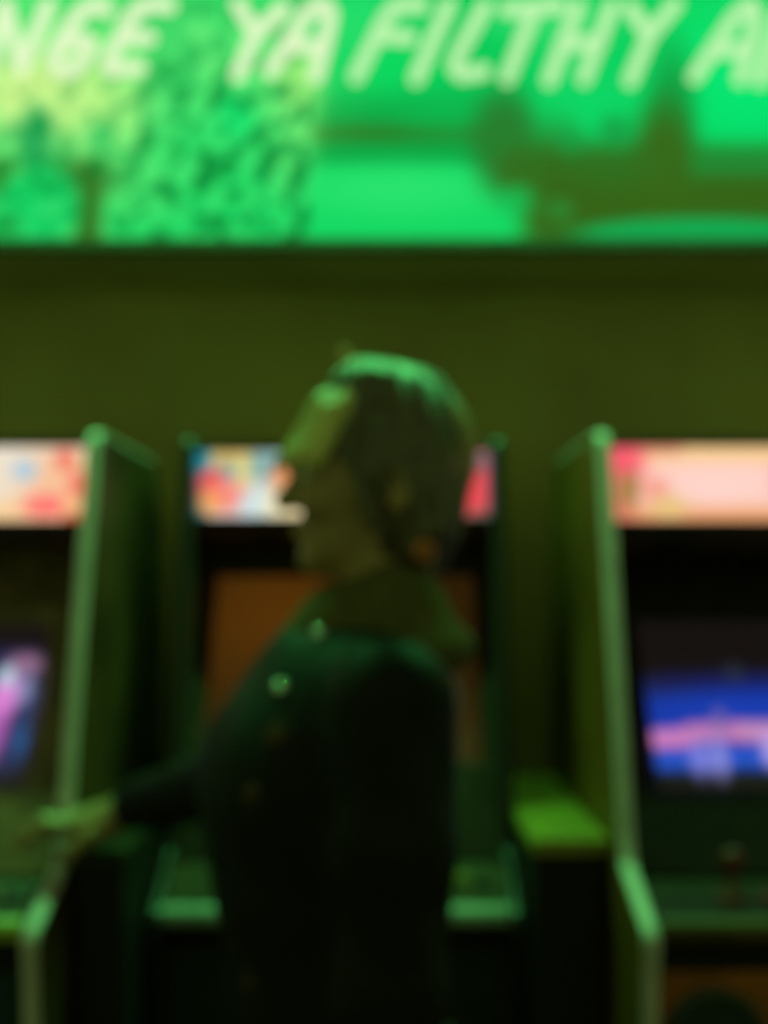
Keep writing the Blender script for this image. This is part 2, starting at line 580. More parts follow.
    for sx in (-0.03, 0.03):
        obj('start_button', lathe([(0.012, 0.0), (0.012, 0.005), (0.010, 0.008), (0.0, 0.009)], mid + Vector((sx, 0, 0)) - top * 0.05, up, 12), M_blk, cp)
    # apron and front
    ay = cpf[0] + 0.045
    az = cpf[1] - 0.045
    obj('apron', prism([(ay, az + 0.012), (ay + 0.012, az - 0.022), (ay + 0.04, az - 0.022), (ay + 0.04, az + 0.01)], -ix, ix), apron_m, root)
    fp = obj('front_panel', prism([(ay + 0.014, az - 0.024), (-0.30, 0.14), (-0.28, 0.14), (ay + 0.034, az - 0.024)], -ix, ix), front_m, root)
    obj('kick_plate', box(-ix, ix, -0.285, -0.27, 0.01, 0.137), M_black, root)
    # coin door and speaker rings on the front
    fd = Vector((0, -0.30 - (ay + 0.014), 0.14 - (az - 0.024)))
    FL = fd.length
    fd.normalize()
    fn = Vector((0, fd.z, -fd.y))
    if fn.y > 0:
        fn = -fn
    f0 = Vector((0, ay + 0.014, az - 0.024))

    def slab(x0, x1, t0, t1, h0, h1):
        bm = bmesh.new()
        v = []
        for x in (x0, x1):
            for t in (t0, t1):
                for h in (h0, h1):
                    p = f0 + fd * t + fn * h
                    v.append(bm.verts.new((x, p.y, p.z)))
        for f in ((0, 1, 3, 2), (4, 6, 7, 5), (0, 4, 5, 1), (2, 3, 7, 6), (0, 2, 6, 4), (1, 5, 7, 3)):
            bm.faces.new([v[i] for i in f])
        return bm
    cd = obj('coin_door', slab(-0.15, 0.15, 0.28, 0.66, 0.0, 0.012), M_coin, root, bevel=0.004)
    for x in (-0.07, 0.07):
        obj('coin_slot', slab(x - 0.025, x + 0.025, 0.34, 0.42, 0.0125, 0.022), M_red, cd, bevel=0.003)
        obj('coin_return', slab(x - 0.03, x + 0.03, 0.53, 0.60, 0.0125, 0.018), M_blk, cd)
    if door_round:
        for x in (-0.205, 0.205):
            p = f0 + fd * 0.10
            obj('speaker_ring', lathe([(0.078, 0.0005), (0.078, 0.008), (0.068, 0.010), (0.062, 0.004), (0.0, 0.003)], (x, p.y, p.z), fn, 28), M_blk, root)
    return root


def marq_right(X, V):
    u = (X + 0.32) / (W) * 366 + 597          # design runs on past the picture's edge
    v = 445 + V * 80
    return paint((255, 205, 190), [
        ('r', 780, 452, 200, 10, (250, 206, 140), 0.9, 0.9),
        ('r', 780, 517, 200, 9, (236, 160, 104), 0.9, 0.9),
        ('e', 720, 485, 60, 18, (255, 214, 205), 0.8, 0.8),
        ('r', 640, 448, 45, 6, (226, 128, 110), 0.7, 0.8),
        ('e', 622, 462, 24, 22, (252, 92, 112), 1, 0.6),
        ('r', 618, 500, 18, 24, (216, 118, 96), 0.9, 0.6),
        ('e', 632, 490, 10, 18, (160, 128, 66), 0.9, 0.5),
        ('e', 658, 490, 14, 12, (244, 140, 118), 0.7, 0.7),
        ('e', 672, 508, 18, 12, (232, 198, 128), 0.9, 0.6),
        ('e', 790, 480, 14, 20, (236, 150, 150), 0.6, 0.6),
        ('e', 850, 485, 14, 24, (240, 140, 140), 0.7, 0.6),
        ('e', 925, 480, 26, 34, (252, 100, 112), 0.9, 0.6)], u, v)


def marq_left(X, V):
    u = (X + 0.32) / (W) * 366 - 266
    v = 445 + V * 80
    return paint((238, 226, 206), [
        ('r', -60, 515, 170, 14, (252, 206, 150), 0.9, 0.9),
        ('e', 60, 490, 40, 40, (250, 190, 146), 0.9, 0.7),
        ('e', 21, 471, 12, 10, (170, 205, 226), 0.95, 0.5),
        ('e', 62, 460, 11, 10, (242, 122, 100), 1, 0.5),
        ('e', 76, 486, 11, 14, (246, 122, 102), 1, 0.5),
        ('e', 84, 462, 6, 10, (240, 230, 150), 0.8, 0.6),
        ('e', 42, 507, 22, 11, (255, 120, 116), 1, 0.5),
        ('e', 68, 506, 8, 8, (250, 200, 130), 0.8, 0.5),
        ('e', 72, 522, 12, 8, (190, 80, 52), 0.9, 0.5),
        ('e', -60, 480, 40, 22, (250, 150, 120), 0.8, 0.5),
        ('e', -150, 470, 40, 20, (170, 205, 226), 0.8, 0.5),
        ('e', -220, 490, 30, 30, (250, 122, 102), 0.8, 0.5)], u, v)


def marq_mid(X, V):
    u = (X + 0.32) / (W) * 320 + 183
    v = 450 + V * 70
    return paint((214, 226, 224), [
        ('r', 192, 485, 14, 40, (40, 110, 112), 1, 0.5),
        ('e', 198, 463, 13, 16, (26, 140, 156), 1, 0.5),
        ('r', 232, 456, 22, 10, (214, 186, 112), 1, 0.5),
        ('e', 243, 472, 9, 18, (232, 214, 130), 1, 0.5),
        ('e', 226, 472, 8, 8, (92, 160, 160), 1, 0.5),
        ('e', 210, 484, 14, 16, (238, 84, 84), 1, 0.5),
        ('e', 226, 497, 20, 16, (250, 140, 124), 1, 0.6),
        ('e', 208, 503, 10, 12, (246, 166, 92), 1, 0.5),
        ('e', 264, 466, 16, 16, (120, 170, 170), 0.9, 0.6),
        ('e', 256, 505, 18, 14, (206, 228, 232), 1, 0.6),
        ('e', 292, 478, 22, 16, (240, 140, 96), 1, 0.6),
        ('e', 292, 506, 28, 18, (255, 236, 182), 1, 0.6),
        ('e', 350, 485, 60, 26, (240, 170, 90), 1, 0.6),
        ('e', 420, 490, 30, 20, (236, 214, 130), 1, 0.6),
        ('r', 478, 485, 18, 34, (238, 74, 84), 1, 0.4),
        ('e', 470, 462, 16, 10, (30, 130, 140), 0.7, 0.5),
        ('r', 497, 485, 8, 40, (34, 116, 124), 1, 0.5),
        ('e', 486, 518, 20, 7, (90, 100, 84), 0.9, 0.6)], u, v)


def scr_right(Ux, V):
    u, v = Ux, 0.42 + (V * 2 - 1 - 0.32) * 0.44 / 0.565           # -1..1, top to bottom
    return paint((22, 17, 16), [
        ('r', 0.0, 0.37, 1.0, 0.40, (16, 48, 158), 1, 0.16),
        ('r', 0.0, 0.02, 1.0, 0.10, (30, 24, 64), 0.8, 0.9),
        ('e', -0.1, 0.33, 0.9, 0.22, (16, 54, 178), 0.8, 0.8),
        ('r', -0.05, 0.68, 0.95, 0.07, (40, 86, 206), 0.9, 0.7),
        ('r', -0.86, 0.50, 0.20, 0.085, (208, 124, 190), 1, 0.5),
        ('r', -0.52, 0.465, 0.22, 0.085, (196, 120, 178), 1, 0.5),
        ('r', -0.15, 0.47, 0.20, 0.085, (200, 136, 186), 1, 0.5),
        ('r', 0.30, 0.47, 0.30, 0.08, (206, 140, 190), 1, 0.5),
        ('r', 0.75, 0.50, 0.25, 0.08, (206, 124, 190), 1, 0.5),
        ('e', -0.66, 0.68, 0.07, 0.15, (132, 130, 222), 0.9, 0.6),
        ('e', -0.52, 0.68, 0.06, 0.17, (146, 142, 220), 0.9, 0.6),
        ('e', -0.48, 0.36, 0.05, 0.10, (120, 96, 168), 0.9, 0.6),
        ('e', -0.14, 0.62, 0.07, 0.14, (200, 170, 236), 0.9, 0.6),
        ('e', -0.31, -0.06, 0.06, 0.08, (44, 54, 66), 0.8, 0.6)], u, v)


def scr_left(Ux, V):
    u, v = Ux, 0.32 + (V * 2 - 1 - 0.09) * 0.56 / 0.74
    return paint((26, 20, 20), [
        ('r', 0.1, 0.32, 0.86, 0.56, (40, 42, 84), 1, 0.2),
        ('e', 0.92, 0.58, 0.07, 0.16, (40, 84, 140), 0.9, 0.6),
        ('e', 0.93, 0.24, 0.06, 0.20, (52, 66, 112), 0.9, 0.6),
        ('e', 0.83, -0.11, 0.16, 0.10, (160, 116, 144), 0.9, 0.6),
        ('e', 0.68, 0.45, 0.11, 0.34, (176, 90, 176), 1, 0.5),
        ('e', 0.72, 0.18, 0.12, 0.20, (222, 130, 214), 1, 0.5),
        ('e', 0.86, 0.12, 0.06, 0.14, (150, 150, 190), 0.9, 0.6),
        ('e', 0.70, 0.02, 0.06, 0.10, (190, 235, 235), 0.9, 0.5),
        ('e', -0.4, 0.2, 0.3, 0.3, (60, 90, 170), 0.9, 0.5),
        ('e', -0.3, 0.55, 0.3, 0.12, (200, 120, 180), 0.8, 0.5)], u, v)


def scr_mid(Ux, V):  # invented warm picture: flare colour put into the screen's glow
    u, v = Ux, V * 2 - 1
    return paint((44, 28, 6), [
        ('e', -0.5, -0.5, 0.7, 0.8, (86, 50, 8), 0.9, 0.9),
        ('e', 0.3, 0.3, 0.5, 0.3, (36, 34, 12), 0.9, 0.6),
        ('r', 0.0, 0.8, 0.9, 0.12, (46, 40, 14), 0.9, 0.5)], u, v)


S_left = mat('teal_black_side_art', (0.10, 0.045, 0.015), 0.45, scale=5, var=0.5, spec=0.25)
S_mid = mat('dark_side_laminate', (0.03, 0.028, 0.022), 0.45, spec=0.2)
S_right = mat('olive_side_art', (0.20, 0.065, 0.008), 0.45, scale=5, var=0.4, spec=0.2)
F_left = mat('dark_green_front', (0.02, 0.03, 0.03), 0.5, spec=0.2)
F_mid = mat('dark_front', (0.02, 0.02, 0.012), 0.5, spec=0.2)
F_right = mat('red_brown_front', (0.42, 0.09, 0.02), 0.5, scale=9, var=0.4, spec=0.2)
CP_l = mat('green_control_panel', (0.05, 0.035, 0.015), 0.4, scale=12, spec=0.25)
CP_m = mat('grey_control_panel', (0.06, 0.028, 0.012), 0.4, scale=12, spec=0.25)
CP_r = mat('dark_control_panel', (0.03, 0.012, 0.006), 0.5, scale=12, spec=0.12)
B_left = mat('brown_bezel_art', (0.20, 0.10, 0.05), 0.4, scale=14, var=0.5)
B_mid = mat('green_bezel_art', (0.04, 0.02, 0.012), 0.45, spec=0.15, scale=10, var=0.5)

T_l = mat('yellow_green_lit_edge', (0.30, 0.26, 0.03), 0.4)  # edge colours that carry the light on the panels' front edges
T_m = mat('pale_grey_lit_edge', (0.30, 0.32, 0.30), 0.35)
T_r = mat('olive_lit_edge', (0.09, 0.04, 0.01), 0.5, spec=0.2)
LEFT_X = -0.497 - W / 2
MID_X = -0.082
RIGHT_X = 0.373 + W / 2
cabinet('arcade machine with cream and red marquee and purple game screen, beside the resting hand', LEFT_X, 2.1, 1.816, 1.658, 1.796,
        (-0.20, 1.145), (-0.215, 1.085), (-0.385, 1.045), S_left, M_black, F_left, CP_l, B_left, marq_left, scr_left, (0.206, 0.165, 0.49), False, T_l)
cabinet('arcade machine behind the person, set back, with teal edged red and yellow marquee', MID_X, 2.40, 1.846, 1.682, 1.822,
        (-0.20, 1.10), (-0.215, 1.045), (-0.385, 0.985), S_mid, M_black, F_mid, CP_m, B_mid, marq_mid, scr_mid, (0.27, 0.20, 0.63), False, T_m, M_mold2)
cabinet('arcade machine with pink and peach marquee, blue game screen and red brown front', RIGHT_X, 2.1, 1.816, 1.658, 1.796,
        (-0.20, 1.145), (-0.215, 1.085), (-0.385, 1.045), S_right, M_black, F_right, CP_r, M_bezel, marq_right, scr_right, (0.232, 0.160, 0.50), True, T_r)

# ------------------------------------------------------------------ narrow drink ledges between the machines
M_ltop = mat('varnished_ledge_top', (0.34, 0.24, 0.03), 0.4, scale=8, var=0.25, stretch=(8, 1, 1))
M_lbody = mat('black_ledge_body', (0.02, 0.012, 0.012), 0.6, spec=0.2)


M_ltop2 = mat('dark_ledge_top', (0.03, 0.025, 0.012), 0.5, scale=8, spec=0.2, stretch=(8, 1, 1))  # much darker colour than the other ledge's top


def ledge(x0, x1, y0, y1, zt, label, tm):
    r = empty('drink_ledge', ((x0 + x1) / 2, y0, 0), label, 'ledge', 'narrow ledges between the machines')
    h = (x1 - x0) / 2
    obj('body', box(-h + 0.003, h - 0.003, 0.012, y1 - y0, 0.0, zt - 0.03), M_lbody, r)
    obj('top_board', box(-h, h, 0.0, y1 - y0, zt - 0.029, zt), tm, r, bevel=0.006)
    obj('front_panel', box(-h + 0.006, h - 0.006, 0.004, 0.011, 0.08, zt - 0.035), M_lbody, r, bevel=0.002)
    return r


ledge(0.241, 0.370, 1.96, 2.64, 1.135, 'narrow ledge with bare green lit top between centre and right machines', M_ltop)
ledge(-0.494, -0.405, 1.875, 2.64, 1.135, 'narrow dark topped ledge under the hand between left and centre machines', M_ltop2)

# ------------------------------------------------------------------ person (implicit surfaces turned into meshes)


def smin(a, b, k):
    h = np.clip(0.5 + 0.5 * (b - a) / k, 0, 1)
    return b + (a - b) * h - k * h * (1 - h)


def cone(P, a, b, ra, rb):
    a = np.array(a, np.float32)
    b = np.array(b, np.float32)
    d = b - a
    t = np.clip(((P - a) @ d) / (d @ d), 0, 1)
    return np.linalg.norm(P - a - t[:, None] * d, axis=1) - (ra + (rb - ra) * t)


def ell(P, c, r, rot=0.0):
    q = P - np.array(c, np.float32)
    if rot:                                   # tilt in the x-z plane
        cs, sn = math.cos(rot), math.sin(rot)
        q = np.stack([q[:, 0] * cs + q[:, 2] * sn, q[:, 1], -q[:, 0] * sn + q[:, 2] * cs], 1)
    r = np.array(r, np.float32)
    k0 = np.linalg.norm(q / r, axis=1)
    k1 = np.linalg.norm(q / (r * r), axis=1)
    return k0 * (k0 - 1) / np.maximum(k1, 1e-6)


def union(ds, k):
    d = ds[0]
    for e in ds[1:]:
        d = smin(d, e, k)
    return d


def surface(f, lo, hi, h):
    lo = np.array(lo, np.float32)
    n = np.ceil((np.array(hi) - lo) / h).astype(int) + 1
    s = 6
    nc = (n + s - 1) // s + 1
    cg = np.stack(np.meshgrid(*[np.arange(k) for k in nc], indexing='ij'), -1).reshape(-1, 3)
    fc = f((lo + cg * (s * h)).astype(np.float32)).reshape(nc)
    near = np.abs(fc) < s * h * 1.9
    up = lambda A: A.repeat(s, 0).repeat(s, 1).repeat(s, 2)
    sh = s // 2
    F = np.where(up(fc) > 0, 1.0, -1.0).astype(np.float32)[sh:, sh:, sh:][:n[0], :n[1], :n[2]]
    Mk = up(near)[sh:, sh:, sh:][:n[0], :n[1], :n[2]]
    n = np.array(F.shape)
    idx = np.argwhere(Mk)
    for i in range(0, len(idx), 400000):
        j = idx[i:i + 400000]
        F[j[:, 0], j[:, 1], j[:, 2]] = f((lo + j * h).astype(np.float32))
    # surface nets
    S = F < 0
    corners = [(a, b, c) for a in (0, 1) for b in (0, 1) for c in (0, 1)]
    m = n - 1
    cnt = sum(S[a:a + m[0], b:b + m[1], c:c + m[2]].astype(np.int8) for a, b, c in corners)
    act = np.argwhere((cnt > 0) & (cnt < 8))
    vid = -np.ones(tuple(m), np.int64)
    vid[act[:, 0], act[:, 1], act[:, 2]] = np.arange(len(act))
    acc = np.zeros((len(act), 3))
    num = np.zeros(len(act))
    for p in corners:
        for ax in range(3):
            if p[ax]:
                continue
            q = list(p)
            q[ax] = 1
            A = F[act[:, 0] + p[0], act[:, 1] + p[1], act[:, 2] + p[2]]
            B = F[act[:, 0] + q[0], act[:, 1] + q[1], act[:, 2] + q[2]]
            x = (A < 0) != (B < 0)
            t = np.where(x, A / np.where(x, A - B, 1), 0)
            pt = np.tile(np.array(p, float), (len(act), 1))
            pt[:, ax] += t
            acc += pt * x[:, None]
            num += x
    V = lo + (act + acc / num[:, None]) * h
    faces = []
    for ax in range(3):
        b, c = (ax + 1) % 3, (ax + 2) % 3
        sl0 = [slice(None)] * 3
        sl1 = [slice(None)] * 3
        sl0[ax] = slice(0, -1)
        sl1[ax] = slice(1, None)
        s0, s1 = S[tuple(sl0)], S[tuple(sl1)]
        e = np.argwhere(s0 != s1)
        ok = (e[:, b] > 0) & (e[:, c] > 0) & (e[:, b] < m[b]) & (e[:, c] < m[c])
        e = e[ok]
        fl = s0[e[:, 0], e[:, 1], e[:, 2]]
        qs = []
        for db, dc in ((1, 1), (0, 1), (0, 0), (1, 0)):
            g = e.copy()
            g[:, b] -= db
            g[:, c] -= dc
            qs.append(vid[g[:, 0], g[:, 1], g[:, 2]])
        q = np.stack(qs, 1)
        q = np.where(fl[:, None], q, q[:, ::-1])
        faces.append(q[(q >= 0).all(1)])
    return V, np.concatenate(faces)


PX, PY = 0.0, 1.38
person = None


def sdf_obj(name, f, lo, hi, h, m, parent):
    V, Fq = surface(f, lo, hi, h)
    me = bpy.data.meshes.new(name)
    me.from_pydata(V.tolist(), [], Fq.tolist())
    return link(name, me, m, parent, smooth=True)


# coordinates below are relative to the point on the floor under the person; facing is -x, the near (left) side is -y
SH_N, EL_N, WR_N = (0.008, -0.165, 1.425), (0.004, -0.19, 1.14), (-0.05, -0.20, 0.90)
SH_F, EL_F, WR_F = (-0.02, 0.165, 1.43), (-0.20, 0.285, 1.28), (-0.395, 0.465, 1.205)


def head_sdf(P):
    d = union([
        ell(P, (0.012, 0, 1.695), (0.096, 0.076, 0.098)),          # skull
        ell(P, (-0.035, 0, 1.655), (0.062, 0.062, 0.085)),          # face
        ell(P, (-0.052, 0, 1.592), (0.036, 0.042, 0.034)),          # jaw and chin
    ], 0.03)
    d = smin(d, ell(P, (-0.080, 0, 1.562 + 0.012), (0.017, 0.022, 0.016)), 0.02)   # chin
    d = smin(d, ell(P, (-0.083, 0, 1.690), (0.018, 0.045, 0.012)), 0.015)         # brow
    d = smin(d, cone(P, (-0.092, 0, 1.678), (-0.114, 0, 1.643), 0.008, 0.012), 0.010)   # nose
    for s in (-1, 1):
        d = smin(d, ell(P, (-0.102, s * 0.011, 1.640), (0.010, 0.008, 0.007)), 0.006)
        d = -smin(-d, ell(P, (-0.098, s * 0.032, 1.668), (0.014, 0.017, 0.010)), 0.008)   # eye socket
        d = smin(d, ell(P, (-0.074, s * 0.040, 1.640), (0.020, 0.020, 0.018)), 0.02)      # cheek
        e = ell(P, (0.010, s * 0.080, 1.655), (0.020, 0.008, 0.032), 0.2)               # ear
        e = np.maximum(e, -ell(P, (0.008, s * 0.090, 1.655), (0.011, 0.008, 0.020), 0.2))
        d = smin(d, e, 0.006)
    d = smin(d, ell(P, (-0.098, 0, 1.613), (0.010, 0.022, 0.006)), 0.006)          # upper lip
    d = smin(d, ell(P, (-0.094, 0, 1.602), (0.010, 0.019, 0.006)), 0.005)          # lower lip
    return d


def hand_far(P):
    """right hand laid over the ledge's edge, fingers towards the left, thumb to the camera"""
    P = P - np.array((0, -0.015, 0.006), np.float32)
    d = union([cone(P, (-0.395, 0.48, 1.198), (-0.430, 0.492, 1.180), 0.027, 0.026),
               cone(P, (-0.425, 0.475, 1.176), (-0.478, 0.480, 1.170), 0.021, 0.018),
               cone(P, (-0.425, 0.510, 1.176), (-0.475, 0.525, 1.172), 0.020, 0.017),
               cone(P, (-0.425, 0.492, 1.180), (-0.478, 0.503, 1.176), 0.021, 0.018)], 0.018)
    tips = [((-0.480, 0.470, 1.172), (-0.518, 0.466, 1.176), (-0.540, 0.464, 1.160), (-0.552, 0.462, 1.143)),
            ((-0.482, 0.488, 1.176), (-0.526, 0.487, 1.180), (-0.550, 0.486, 1.163), (-0.562, 0.484, 1.145)),
            ((-0.480, 0.506, 1.175), (-0.520, 0.507, 1.177), (-0.543, 0.506, 1.160), (-0.554, 0.505, 1.144)),
            ((-0.475, 0.523, 1.171), (-0.505, 0.526, 1.170), (-0.522, 0.526, 1.157), (-0.532, 0.525, 1.145))]
    for q, t in enumerate(tips):
        r = (0.0095, 0.0098, 0.0092, 0.008)[q]
        g = union([cone(P, t[0], t[1], r * 1.1, r), cone(P, t[1], t[2], r, r * 0.92), cone(P, t[2], t[3], r * 0.92, r * 0.8)], 0.004)
        d = smin(d, g, 0.005)
    th = union([cone(P, (-0.422, 0.468, 1.174), (-0.447, 0.454, 1.160), 0.017, 0.0125),
                cone(P, (-0.447, 0.454, 1.160), (-0.470, 0.452, 1.142), 0.0118, 0.0105),
                cone(P, (-0.470, 0.452, 1.142), (-0.484, 0.456, 1.120), 0.0105, 0.0085)], 0.006)
    return smin(d, th, 0.008)


def hand_near(P):
    w = np.array(WR_N)
    d = union([cone(P, WR_N, w + (-0.02, 0, -0.05), 0.026, 0.024),
               cone(P, w + (-0.04, 0.004, -0.045), w + (-0.045, 0.006, -0.09), 0.018, 0.018),
               cone(P, w + (0.0, 0.0, -0.045), w + (-0.004, 0.006, -0.09), 0.018, 0.017)], 0.02)
    for q in range(4):
        b = w + np.array((-0.052 + q * 0.018, 0.006, -0.095))
        L = (0.034, 0.040, 0.036, 0.028)[q]
        m1 = b + np.array((-0.006, 0.008, -L))
        m2 = m1 + np.array((-0.006, 0.014, -L * 0.6))
        m3 = m2 + np.array((-0.003, 0.014, -L * 0.4))
        g = union([cone(P, b, m1, 0.0098, 0.009), cone(P, m1, m2, 0.009, 0.0085), cone(P, m2, m3, 0.0085, 0.0075)], 0.004)
        d = smin(d, g, 0.005)
    b = w + np.array((-0.046, 0.004, -0.03))
    m1 = b + np.array((-0.024, 0.010, -0.028))
    m2 = m1 + np.array((-0.010, 0.010, -0.030))
    m3 = m2 + np.array((-0.002, 0.008, -0.022))
    th = union([cone(P, b, m1, 0.016, 0.012), cone(P, m1, m2, 0.0115, 0.0105), cone(P, m2, m3, 0.0105, 0.0085)], 0.006)
    return smin(d, th, 0.008)


def body_sdf(P):
    d = union([
        ell(P, (-0.03, 0, 1.30), (0.095, 0.155, 0.19)),
        ell(P, (-0.03, 0, 1.05), (0.08, 0.14, 0.16)),
        ell(P, (-0.015, 0, 0.93), (0.09, 0.155, 0.13)),
        cone(P, (0.01, -0.13, 1.43), (0.01, 0.13, 1.43), 0.055, 0.055),
        cone(P, (0.015, 0, 1.43), (-0.005, 0, 1.60), 0.056, 0.052)], 0.06)
    d = smin(d, head_sdf(P), 0.02)
    for (a, b, c) in ((SH_N, EL_N, WR_N), (SH_F, EL_F, WR_F)):
        arm = union([cone(P, a, b, 0.052, 0.040), cone(P, b, c, 0.040, 0.026)], 0.02)
        d = smin(d, arm, 0.02)
    d = smin(d, hand_far(P), 0.006)
    d = smin(d, hand_near(P), 0.006)
    for s in (-1, 1):
        leg = union([cone(P, (0.0, s * 0.085, 0.90), (-0.01, s * 0.095, 0.50), 0.085, 0.056),
                     cone(P, (-0.01, s * 0.095, 0.50), (0.02, s * 0.10, 0.10), 0.055, 0.038),
                     cone(P, (0.02, s * 0.10, 0.06), (-0.11, s * 0.105, 0.045), 0.036, 0.028)], 0.03)
        d = smin(d, leg, 0.03)
    return d


M_skin = mat('skin', (0.38, 0.18, 0.08), 0.45, scale=40, var=0.08)
M_hair = mat('brown_hair', (0.085, 0.032, 0.012), 0.42, scale=9, var=0.4, stretch=(10, 10, 1.2), spec=0.9)
M_jacket = mat('black_jacket', (0.009, 0.005, 0.004), 0.6, scale=24, var=0.3, bump=0.2, spec=0.14)
M_collar = mat('olive_collar', (0.11, 0.075, 0.03), 0.9, spec=0.1, scale=60, var=0.25, bump=0.3)
M_trous = mat('dark_denim', (0.012, 0.012, 0.016), 0.8, scale=80, var=0.25)
M_shoe = mat('black_shoe', (0.02, 0.02, 0.02), 0.4)
M_stud = mat('polished_stud', (0.75, 0.75, 0.7), 0.22, 1.0)

V, Fq = surface(body_sdf, (-0.62, -0.30, 0.0), (0.20, 0.60, 1.85), 0.004)
me = bpy.data.meshes.new('person')
me.from_pydata(V.tolist(), [], Fq.tolist())
person = link('person', me, M_skin, None, smooth=True, loc=(PX, PY, 0))
tag(person, 'person in a dark studded jacket with tousled hair, facing left, hand resting on the ledge', 'person')


def hair_sdf(P):
    x, y, z = P[:, 0], P[:, 1], P[:, 2]
    d = union([ell(P, (0.010, 0, 1.700), (0.091, 0.086, 0.098)),
               ell(P, (0.032, 0, 1.650), (0.062, 0.080, 0.085)),       # back hair
               ell(P, (0.026, 0, 1.598), (0.046, 0.064, 0.045)),       # nape
               ell(P, (-0.018, -0.006, 1.770), (0.042, 0.060, 0.030), 0.2)], 0.02)
    # front opening for the face
    cut = ell(P, (-0.128, 0, 1.612), (0.118, 0.115, 0.090), 0.25)
    d = np.maximum(d, -cut)
    # side and nape locks
    for (a, b, c, r) in (((0.000, -0.074, 1.720), (-0.014, -0.084, 1.670), (-0.014, -0.080, 1.612), 0.020),
                         ((0.000, 0.074, 1.720), (-0.014, 0.084, 1.670), (-0.014, 0.080, 1.612), 0.020),
                         ((0.050, -0.056, 1.660), (0.054, -0.058, 1.610), (0.044, -0.048, 1.560), 0.020),
                         ((0.050, 0.056, 1.660), (0.054, 0.058, 1.610), (0.044, 0.048, 1.560), 0.020),
                         ((0.054, 0.0, 1.660), (0.066, 0.0, 1.610), (0.054, 0.0, 1.556), 0.020)):
        d = smin(d, union([cone(P, a, b, r, r * 0.85), cone(P, b, c, r * 0.85, r * 0.4)], 0.01), 0.012)
    # strands
    ang = np.arctan2(y, x - 0.01)
    tw = ang * 15 + 14 * (z - 1.7) + 2.0 * np.sin(z * 60 + 3 * ang)
    d = d + 0.0022 * np.sin(tw) + 0.0014 * np.sin(tw * 2.3 + z * 45) + 0.0028 * np.sin(x * 55 + 1.3) * np.sin(y * 48 + z * 40)
    return d


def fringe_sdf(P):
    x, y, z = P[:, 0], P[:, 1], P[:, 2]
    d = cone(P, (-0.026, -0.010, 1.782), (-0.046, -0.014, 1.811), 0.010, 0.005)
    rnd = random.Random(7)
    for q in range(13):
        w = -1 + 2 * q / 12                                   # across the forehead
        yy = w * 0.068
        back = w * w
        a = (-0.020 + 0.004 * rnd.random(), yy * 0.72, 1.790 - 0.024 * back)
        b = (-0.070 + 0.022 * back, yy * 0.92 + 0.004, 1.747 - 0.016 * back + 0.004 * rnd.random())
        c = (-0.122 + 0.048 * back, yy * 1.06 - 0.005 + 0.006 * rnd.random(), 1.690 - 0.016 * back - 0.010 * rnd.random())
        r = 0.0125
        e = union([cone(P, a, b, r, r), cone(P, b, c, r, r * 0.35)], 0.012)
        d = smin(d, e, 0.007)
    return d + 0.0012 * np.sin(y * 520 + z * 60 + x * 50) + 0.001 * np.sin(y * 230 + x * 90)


M_fringe = mat('light_fringe', (0.66, 0.46, 0.15), 0.4, scale=9, var=0.3, stretch=(1.2, 10, 1.2), spec=0.7)  # lighter colour than the rest of the hair
tag(sdf_obj('fringe', fringe_sdf, (-0.17, -0.13, 1.63), (0.05, 0.13, 1.85), 0.003, M_fringe, person), 'light fringe')
hair = sdf_obj('hair', hair_sdf, (-0.19, -0.15, 1.50), (0.17, 0.15, 1.86), 0.0035, M_hair, person)
# hair tie at the nape
tie = obj('hair_tie', lathe([(0.004, -0.008), (0.010, -0.006), (0.0135, 0.0), (0.010, 0.006), (0.004, 0.008)], (0.044, -0.079, 1.582), (0.35, -1, 0.1), 16),
          mat('orange_red_fabric', (0.55, 0.12, 0.04), 0.7), person, smooth=True)
tag(tie, 'small orange red hair tie')
for s in (-1, 1):
    ey_ = obj('eye', lathe([(0, -0.011), (0.006, -0.0095), (0.0105, -0.003), (0.0105, 0.003), (0.006, 0.0095), (0, 0.011)], (-0.083, s * 0.032, 1.668), (1, 0, 0), 14),
              mat('eye_white', (0.6, 0.58, 0.52), 0.2), person, smooth=True)
    obj('iris', lathe([(0.0, 0.0), (0.0045, 0.0), (0.0045, 0.0006)], (-0.0945, s * 0.032, 1.668), (-1, 0, 0), 12), mat('iris_brown', (0.05, 0.03, 0.015), 0.2), ey_)


